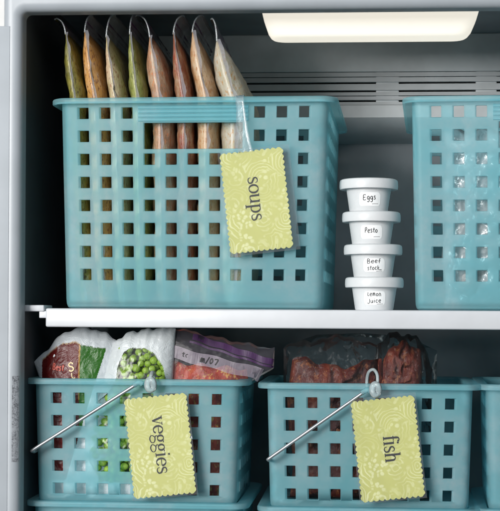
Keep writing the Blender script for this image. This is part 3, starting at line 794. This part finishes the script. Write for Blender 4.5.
sm('olive', [(0.25, (0.09, 0.085, 0.01, 1)), (0.5, (0.24, 0.22, 0.03, 1)), (0.75, (0.38, 0.33, 0.07, 1))], (0.05, 0.03, 0.005, 1), 1.1)
sm('orange', [(0.25, (0.34, 0.13, 0.02, 1)), (0.5, (0.58, 0.28, 0.06, 1)), (0.75, (0.68, 0.38, 0.14, 1))], (0.16, 0.04, 0.01, 1), 2.7)
sm('beige', [(0.25, (0.34, 0.30, 0.10, 1)), (0.5, (0.54, 0.44, 0.24, 1)), (0.75, (0.66, 0.46, 0.32, 1))], (0.28, 0.10, 0.04, 1), 3.9)
sm('green', [(0.25, (0.13, 0.16, 0.02, 1)), (0.5, (0.30, 0.32, 0.07, 1)), (0.75, (0.45, 0.45, 0.18, 1))], (0.08, 0.10, 0.02, 1), 5.2)
sm('rosy', [(0.28, (0.20, 0.09, 0.04, 1)), (0.45, (0.46, 0.25, 0.14, 1)), (0.6, (0.56, 0.42, 0.28, 1)), (0.75, (0.64, 0.56, 0.46, 1))], (0.60, 0.20, 0.06, 1), 6.6)
sm('red', [(0.28, (0.10, 0.02, 0.01, 1)), (0.45, (0.30, 0.09, 0.04, 1)), (0.6, (0.42, 0.24, 0.13, 1)), (0.75, (0.52, 0.42, 0.30, 1))], (0.30, 0.02, 0.01, 1), 7.3)
sm('tan', [(0.28, (0.36, 0.17, 0.06, 1)), (0.45, (0.58, 0.34, 0.17, 1)), (0.6, (0.66, 0.46, 0.28, 1)), (0.75, (0.70, 0.58, 0.44, 1))], (0.42, 0.16, 0.04, 1), 8.8)
sm('pale', [(0.25, (0.40, 0.38, 0.22, 1)), (0.5, (0.54, 0.48, 0.36, 1)), (0.75, (0.60, 0.58, 0.52, 1))], (0.44, 0.22, 0.06, 1), 9.4)
def soup_bag(spec, idx):
    (fx_, fy_), (tx, ty), cx_, half, colr, label = spec
    DEP = 0.175; Y0 = 0.0125 - (at(cx_, 200, 0.01).x - bx)*math.tan(R(1.6))
    Yf = Y0+0.003
    top = at(tx, ty, Yf); mid = at(cx_, 100, Yf); flap = at(fx_, fy_, Yf)
    xb = at(cx_ + (7-idx)*1.6 - 1.0, 296, Yf).x
    H = top.z - zf
    t = thing('soup_bag', label, 'bag', (xb, Y0+DEP/2, zf), 'flat frozen soup bags standing in the basket')
    zr = (mid.z-zf)/H
    hwm = half/1000*1.02
    def centre(b):
        # quadratic through bottom, rim line and top
        return interp([(0, 0.0), (zr, mid.x-xb), (1, top.x-xb)], b)*0.55 + 0.45*interp([(0, 0), (zr*0.5, (mid.x-xb)*0.55), (zr, mid.x-xb), (lerp(zr, 1, 0.55), lerp(mid.x, top.x, 0.62)-xb), (1, top.x-xb)], b)
    bulge = 1.0
    def prof(b):
        up_ = interp([(0, 0.55), (0.04, 0.85), (0.12, 1.0), (zr*0.9, 1.0), (zr, 1.0), (lerp(zr, 1, 0.30), 0.98), (lerp(zr, 1, 0.55), 0.86), (lerp(zr, 1, 0.75), 0.64), (lerp(zr, 1, 0.9), 0.36), (1, 0.10)], b)
        return up_
    nb, na = 60, 26; V, F = [], []
    for s in (-1, 1):
        for j in range(nb+1):
            b = j/nb
            for i in range(na+1):
                a = i/na*2-1
                e = (1-abs(a)**7)**0.5 if abs(a) < 1 else 0
                y = a*DEP/2
                x = centre(b); z = b*H
                lump = fbm((s*3+idx*9, y, z), 30, idx)*0.0024 + fbm((s, y, z), 95, idx+4)*0.0013
                th_ = max(0.0003, (hwm*prof(b) + lump*prof(b)))*e
                yy = y + fbm((idx*5.0, 0, z), 40, idx)*0.0012
                V.append((x+s*th_, yy, z))
    n1 = (nb+1)*(na+1)
    for s in (0, 1):
        for j in range(nb):
            for i in range(na):
                q = (s*n1+j*(na+1)+i, s*n1+j*(na+1)+i+1, s*n1+(j+1)*(na+1)+i+1, s*n1+(j+1)*(na+1)+i)
                F.append(q[::-1] if s == 0 else q)
    for i in range(na): F.append((i, i+1, n1+i+1, n1+i)); k = nb*(na+1); F.append((k+i+1, k+i, n1+k+i, n1+k+i+1))
    me = mesh('bag_body', V, F); bm = bmesh.new(); bm.from_mesh(me); bmesh.ops.remove_doubles(bm, verts=bm.verts[:], dist=0.00002); bmesh.ops.recalc_face_normals(bm, faces=bm.faces[:]); bm.to_mesh(me); bm.free()
    body = obj('bag_body', me, S[colr], t, 180)
    # pinched side seal along the front edge
    V, F = [], []
    for j in range(nb+1):
        b = j/nb; wv = fbm((idx*5.0, 0, b*H), 40, idx)*0.0012; wx = fbm((idx*3.0, 1, b*H), 55, idx)*0.0016
        V.append((centre(b), -DEP/2+wv+0.0008, b*H)); V.append((centre(b)+wx+hwm*0.10, -DEP/2+wv-0.0018, b*H)); V.append((centre(b)+wx*1.8+hwm*0.28, -DEP/2+wv-0.0030, b*H))
    for j in range(nb):
        for q in range(2): F.append((j*3+q, j*3+q+1, j*3+q+4, j*3+q+3))
    obj('side_seal', mesh('side_seal', V, F), 'flap', t, 180)
    # clear zip top bending over
    fx = flap.x - xb; fz_ = flap.z - zf
    x0, z0 = centre(1), H-0.002
    P = smoothpath([(x0, 0, z0), (x0+(fx-x0)*0.12, 0, lerp(z0, fz_, 0.40)), (x0+(fx-x0)*0.45, 0, lerp(z0, fz_, 0.80)), (fx, 0, fz_), (fx+(fx-x0)*0.35, 0, fz_-0.0012)], 6)
    V, F = [], []; ny = 24
    for layer in (-1, 1):
        for p in P:
            for i in range(ny+1):
                y = (i/ny*2-1)*DEP/2*0.985
                V.append((p.x + layer*0.0011*(1-abs(i/ny*2-1)**6)+fbm((0, y, p.z), 30, idx)*0.0012, y, p.z+fbm((3, y, p.z), 25, idx)*0.0008))
    nl = len(P)*(ny+1)
    for l in (0, 1):
        for a in range(len(P)-1):
            for i in range(ny): F.append((l*nl+a*(ny+1)+i, l*nl+a*(ny+1)+i+1, l*nl+(a+1)*(ny+1)+i+1, l*nl+(a+1)*(ny+1)+i))
    fl = obj('zip_flap', mesh('zip_flap', V, F), 'flap', t, 180)
    bm = bmesh.new(); tube(bm, [(p.x, -DEP/2*0.985-0.0004, p.z) for p in P], [0.0009]*(len(P)-1)+[0.0004], 6); obj('flap_edge', bm, 'strap', fl, 180)
    p = P[9]; bm = bmesh.new(); tube(bm, [(p.x, -DEP/2*0.985, p.z), (p.x, 0, p.z), (p.x, DEP/2*0.985, p.z)], 0.0011, 8)
    q = P[6]; tube(bm, [(q.x, -DEP/2*0.98, q.z), (q.x, DEP/2*0.98, q.z)], 0.0007, 8)
    obj('zip_seal', bm, 'purple', fl, 60)
for i, sp in enumerate(soup): soup_bag(sp, i)

# ------------------------------------------------------------------ front-facing bags: pillow built from an outline
def pillow(name, xl, xr, ztop, zbot, Yc, T, seed, nx=80, nz=110, crumple=0.0015, edge=2.6, colour=None, layer_front=True, lean=0.0):
    """bag facing the front: edges xl(v), xr(v), top ztop(u); returns mesh in world coordinates"""
    V, F = [], []
    for s in (-1, 1):
        for j in range(nz+1):
            v = j/nz
            for i in range(nx+1):
                u = i/nx; x = lerp(xl(v), xr(v), u); z = lerp(zbot, ztop(u), v)
                a = abs(2*u-1); b = abs(2*v-1)
                e = math.sqrt(max(0, 1-a**edge))*math.sqrt(max(0, 1-b**(edge+1)))
                cz = fbm((x, s*0.3, z), 28, seed)*crumple + fbm((x, s*0.3, z), 90, seed+5)*crumple*0.35
                y = Yc + lean*(v) + s*T*e + cz*(0.35+0.65*e) + (0.0002*s)
                V.append((x, y, z))
    n1 = (nx+1)*(nz+1)
    for s in (0, 1):
        for j in range(nz):
            for i in range(nx):
                q = (s*n1+j*(nx+1)+i, s*n1+j*(nx+1)+i+1, s*n1+(j+1)*(nx+1)+i+1, s*n1+(j+1)*(nx+1)+i)
                F.append(q if s == 0 else q[::-1])
    me = mesh(name, V, F)
    if colour:
        ca = me.color_attributes.new('print', 'FLOAT_COLOR', 'POINT')
        for k, vtx in enumerate(me.vertices): ca.data[k].color = colour(vtx.co.x, vtx.co.z, k < n1)
    return me
def bag_thing(name, label, px, zb, Y, group=None):
    return thing(name, label, 'bag', (px, Y, zb), group)
zb_v = vz + 0.0032
# red and green printed bag
YA = s_y + 0.022
gx = lambda px, Y=YA: at(px, 360, Y).x
gz = lambda py, Y=YA, px=80: at(px, py, Y).z
topA = [(0.0, gz(364)), (0.05, gz(358)), (0.16, gz(349)), (0.28, gz(337.5)), (0.42, gz(330)), (0.56, gz(326.8)), (0.72, gz(329)), (0.86, gz(334)), (1.0, gz(341))]
noisy = lambda tab, s: (lambda u: interp(tab, u) + 0.0012*math.sin(u*23+s) + 0.0006*math.sin(u*51+s*2))
def colA(x, z, front):
    px_l, px_m, px_r = gx(42), gx(80.5), gx(108)
    edge_top = interp([(gx(36), gz(366)), (gx(44), gz(358)), (gx(52), gz(350)), (gx(62), gz(343.5)), (gx(76), gz(341.5)), (gx(82), gz(344.5)), (gx(95), gz(347)), (gx(108), gz(348))], x)
    white = (0.60, 0.64, 0.67, 1)
    right = gx(106) - max(0, gz(350)-z)*0.30
    zlow = gz(480)
    if z > edge_top or x > right or x < gx(42): return white if z > zlow else (0.66, 0.68, 0.70, 1)
    if abs(x-px_m) < 0.0008 and z > gz(400): return (0.42, 0.22, 0.05, 1)
    if abs(z-edge_top) < 0.0011: return (0.5, 0.35, 0.2, 1) if x < px_m else (0.04, 0.12, 0.02, 1)
    if z < zlow: return white
    if x < px_m: return (0.115, 0.006, 0.005, 1)
    return (0.028, 0.135, 0.012, 1)
tA = bag_thing('vegetable_bag', 'white plastic bag with dark red and green printing in the veggies basket', gx(82), zb_v, YA+0.015)
meA = pillow('bag_film', lambda v: lerp(gx(50), interp([(0, gx(44)), (0.8, gx(42)), (1, gx(33))], v), min(1, v*4)), lambda v: gx(118), noisy(topA, 1.0), zb_v, YA+0.006, 0.014, 2.2, 110, 130, 0.0026, colour=colA)
oA = rel(obj('bag_film', meA, 'print', tA, 180))
# print on the red panel
def on_front(me, nx, nz):
    from mathutils.bvhtree import BVHTree
    bv = BVHTree.FromPolygons([v.co.copy() for v in me.vertices], [tuple(p.vertices) for p in me.polygons])
    def f(x, z, lift):
        h = bv.ray_cast(Vector((x, -1, z)), Vector((0, 1, 0)))
        return (x, (h[0].y if h[0] else 0.0) - lift, z)
    return f
fA = on_front(meA, 0, 0)
def write(word, px, py, size, width, mat, parent, surf, Y, rot=0, wmul=1.0):
    o = at(px, py, Y); c_, s_ = math.cos(R(rot)), math.sin(R(rot))
    V, F = lettering(word, hand_glyph, size, lambda x, y: surf(o.x+x*c_-y*s_, o.z+x*s_+y*c_, 0.0010), width, 0.05, wmul, 0.05)
    ob = letter_obj('printed_word' if mat != 'ink' else 'handwriting', V, F, mat, parent); return ob
def sub(o, root): o.matrix_parent_inverse = Matrix.Identity(4); return o   # child of a part that already carries the offset
sub(write('S', 70.5, 371.5, 0.0085, 0.0075, 'gold_ink', oA, fA, YA, 12, 1.2), tA)
sub(write('l', 73.5, 378.5, 0.0058, 0.0045, 'gold_ink', oA, fA, YA, 12, 1.3), tA)
sub(write('Best', 53.5, 369.3, 0.0062, 0.0125, 'rose_ink', oA, fA, YA, -6, 1.4), tA)
V, F = [], []; o_ = at(54.7, 355.5, YA)
ribbon(V, F, [(o_.x-0.001, o_.z-0.0016), (o_.x+0.0002, o_.z), (o_.x+0.0004, o_.z+0.0014)], [0.0006, 0.0022, 0.0006], lambda x, z: fA(x, z, 0.0004)); sub(letter_obj('printed_mark', V, F, 'sticker', oA), tA)

# pea bag: white with a clear window
YB = s_y + 0.020
hx = lambda px: at(px, 360, YB).x
hz = lambda py: at(140, py, YB).z
topB = [(0, hz(343)), (0.12, hz(337)), (0.25, hz(332.5)), (0.45, hz(330)), (0.7, hz(328)), (0.93, hz(326.5)), (1, hz(327.5))]
def win(x, z):
    l = interp([(hz(476), hx(100)), (hz(462), hx(91)), (hz(425), hx(90)), (hz(405), hx(95)), (hz(392), hx(110)), (hz(380), hx(117.5)), (hz(366), hx(119)), (hz(352), hx(125)), (hz(348), hx(131))], z)
    r = interp([(hz(480), hx(150)), (hz(440), hx(160)), (hz(380), hx(167)), (hz(366), hx(164)), (hz(353), hx(155)), (hz(348.5), hx(147))], z)
    return l < x < r and hz(482) < z < hz(348)
def colB(x, z, front):
    white = (0.66, 0.70, 0.72, 1)
    if front and win(x, z): return (0.6, 0.65, 0.62, 0.0)
    return white
tB = bag_thing('pea_bag', 'white plastic bag with clear window showing green peas', hx(138), zb_v, YB+0.012)
meB = pillow('bag_film', lambda v: interp([(0, hx(90)), (0.3, hx(86)), (0.55, hx(88)), (0.72, hx(100)), (1, hx(113))], v), lambda v: interp([(0, hx(168)), (0.6, hx(172)), (1, hx(175))], v), noisy(topB, 2.0), zb_v, YB+0.004, 0.0155, 6.1, 110, 150, 0.0016, colour=colB)
rel(obj('bag_film', meB, 'print', tB, 180)); fB = on_front(meB, 0, 0)
bm = bmesh.new(); placed = []; tries = 0
while len(placed) < 460 and tries < 60000:
    tries += 1
    x = random.uniform(hx(88), hx(168)); z = random.uniform(hz(484), hz(347.5)); r = random.uniform(0.0037, 0.0047)
    if not (win(x, z) or win(x+0.003, z-0.003)): continue
    if fB(x, z, 0)[1] == 0.0: continue
    y = fB(x, z, 0)[1] + r + 0.0006 + random.choice((0, 0, 0.004, 0.007))
    if y + r > YB+0.013: continue
    if any((Vector((x, y, z))-q).length < (r+s)*0.80 for q, s in placed): continue
    placed.append((Vector((x, y, z)), r))
for p, r in placed:
    bmesh.ops.create_icosphere(bm, subdivisions=2, radius=r, matrix=Matrix.Translation(p) @ Matrix.Rotation(random.random()*6, 4, 'X') @ Matrix.Diagonal((1, random.uniform(0.9, 1), random.uniform(0.9, 1), 1)))
pe = rel(obj('pea_filling', bm, 'pea', tB, 180)); pe['kind'] = 'stuff'

# zip bag with purple seal and red vegetables
YC = s_y + 0.026
kx = lambda px: at(px, 360, YC).x
kz = lambda py: at(220, py, YC).z
topC = [(0, kz(326.5)), (0.12, kz(329)), (0.45, kz(337)), (0.8, kz(344.5)), (1, kz(348))]
tC = bag_thing('zip_bag', 'clear zip bag with purple seal over red vegetables, dated in black pen', kx(200), zb_v, YC+0.012)
meC = pillow('bag_film', lambda v: kx(166), lambda v: interp([(0, kx(228)), (0.68, kx(230)), (0.80, kx(258)), (0.86, kx(273.5)), (1, kx(274.5))], v), noisy(topC, 3.0), zb_v, YC+0.004, 0.012, 8.8, 90, 110, 0.002)
oC = rel(obj('bag_film', meC, 'zipbag', tC, 180)); fC = on_front(meC, 0, 0)
meat = pillow('vegetables', lambda v: kx(168), lambda v: interp([(0, kx(226)), (0.75, kx(229)), (0.92, kx(248)), (1, kx(246))], v), lambda u: lerp(kz(362.5), kz(369), u)+0.002*math.sin(u*19), zb_v+0.001, YC+0.005, 0.0105, 9.9, 70, 90, 0.0040)
rel(obj('frozen_vegetables', meat, 'tomato', tC, 180))
M['strip'] = clear_mat('write_on_strip', gloss=-0.02, rough=0.35, milk=0.34, milkcol=(0.50, 0.42, 0.50, 1), bump=0.2)
V, F = [], []; a_, b_ = at(168, 350.5, YC), at(262, 374.5, YC)
ribbon(V, F, [(lerp(a_.x, b_.x, k/40), lerp(a_.z, b_.z, k/40)+0.0008*math.sin(k*0.4)) for k in range(41)], 0.0125, lambda x, z: fC(x, z, 0.0005))
sub(letter_obj('write_on_strip', V, F, 'strip', oC), tC)
V, F = [], []
for (p0, p1, wd) in (((193, 336.5), (273.2, 362.5), 0.0062), ((190, 341.5), (273.2, 367.5), 0.0022)):
    a_, b_ = at(p0[0], p0[1], YC), at(p1[0], p1[1], YC)
    pts = [(lerp(a_.x, b_.x, k/40), lerp(a_.z, b_.z, k/40)+0.0006*math.sin(k*0.5)) for k in range(41)]
    ribbon(V, F, pts, wd, lambda x, z: fC(x, z, 0.0007))
sub(letter_obj('zip_seal', V, F, 'purple', oC), tC)
sub(write('m/07', 200.5, 361.5, 0.0062, 0.0190, 'ink', oC, fC, YC, -12, 1.5), tC)
sub(write('to', 182, 356, 0.0050, 0.0085, 'ink', oC, fC, YC, -10, 1.2), tC)

# ------------------------------------------------------------------ fish in crumpled film
YF = s_y + 0.055; zb_f = fzz + 0.0032
ex = lambda px: at(px, 360, YF).x
ez = lambda py: at(350, py, YF).z
def fish_bag(label, l, r, top, meat_l, meat_r, meat_top, Yc, seed, T):
    t = bag_thing('fish_bag', label, (ex(l)+ex(r))/2, zb_f, Yc, 'film-wrapped fish in the fish basket')
    m = pillow('fish_fillet', lambda v: ex(meat_l)+0.003*math.sin(v*7), lambda v: ex(meat_r)+0.002*math.sin(v*9), lambda u: ez(interp(meat_top, u))+0.0016*math.sin(u*17+seed)+0.0006*math.sin(u*41), zb_f+0.002, Yc, T*0.86, seed, 80, 70, 0.0045, 3.2)
    rel(obj('fish_fillet', m, 'meat', t, 180))
    m = pillow('clear_film', lambda v: ex(l), lambda v: ex(r)+0.003*math.sin(v*5), lambda u: ez(interp(top, u))+0.0025*math.sin(u*13+seed)+0.0012*math.sin(u*37), zb_f+0.0006, Yc, T+0.003, seed+2, 90, 90, 0.0060, 3.0)
    rel(obj('clear_film', m, 'film', t, 180))
fish_bag('long dark red fish fillet in crumpled clear film in the fish basket', 283, 382, [(0, 350), (0.2, 341), (0.5, 337), (0.8, 338), (1, 346)], 290, 381, [(0, 361), (0.15, 357), (0.3, 364), (0.6, 368), (0.8, 362), (1, 357)], YF+0.010, 13.0, 0.016)
fish_bag('tall dark red fish piece in clear film behind the clear loop', 376, 436, [(0, 344), (0.3, 333), (0.6, 333), (0.85, 345), (1, 366)], 379, 421, [(0, 362), (0.3, 346), (0.6, 340), (0.8, 346), (1, 352)], YF+0.016, 17.0, 0.018)
# loose tail of film behind, standing above the fillets
t = bag_thing('crumpled_film', 'crumpled clear film standing behind the fish fillets', ex(340), zb_f, YF+0.065)
m = pillow('film_sheet', lambda v: ex(284), lambda v: ex(440), lambda u: at(350, interp([(0, 345), (0.2, 335), (0.5, 333), (0.8, 336), (1, 350)], u), YF+0.06).z, zb_f+0.0006, YF+0.065, 0.02, 23.0, 90, 70, 0.014)
rel(obj('film_sheet', m, 'film', t, 180))
# bags in the lower baskets carry the ones above
for (X, lowz, zt, lab) in ((vx, vlow, vz, 'veggies'), (fx, flow, fzz, 'fish'), (sx, slow, sz, 'cut-off')):
    t = bag_thing('frozen_pack', 'frosty white pack inside the basket under the %s basket' % lab, X, FLOOR+0.003, s_y+SD/2)
    bm = bmesh.new(); box(bm, X-0.085, X+0.085, s_y+0.02, s_y+SD-0.02, FLOOR+0.003, zt+0.0003)
    bmesh.ops.bevel(bm, geom=bm.edges[:], offset=0.014, segments=4, affect='EDGES')
    rel(obj('pack_body', bm, 'ice', t, 40))
# frosty packets in the right-hand large basket
for k, (pl, pr, pt, yc, sd) in enumerate(((444, 520, 128, 0.026, 31.0), (505, 640, 122, 0.030, 37.0))):
    qx = lambda px: at(px, 200, yc).x
    qz = lambda py: at(470, py, yc).z
    t = bag_thing('frosty_packet', ('crumpled frosty clear packet of grey food inside the basket beside the cups', 'wide frosty clear packet of grey food behind the cut-off handle slot')[k], (qx(pl)+qx(pr))/2, zf, yc+0.003)
    m = pillow('frozen_food', lambda v: qx(pl+5)+0.003*math.sin(v*11), lambda v: qx(pr-5), lambda u: qz(pt+70)+0.004*math.sin(u*15), zf+0.001, yc+0.003, 0.013, sd, 60, 90, 0.006)
    rel(obj('frozen_food', m, 'ice', t, 180))
    m = pillow('packet_film', lambda v: qx(pl)+0.002*math.sin(v*17), lambda v: qx(pr), lambda u: qz(pt)+0.003*math.sin(u*15), zf, yc+0.002, 0.0165, sd+3, 80, 110, 0.006)
    rel(obj('packet_film', m, 'frost', t, 180))
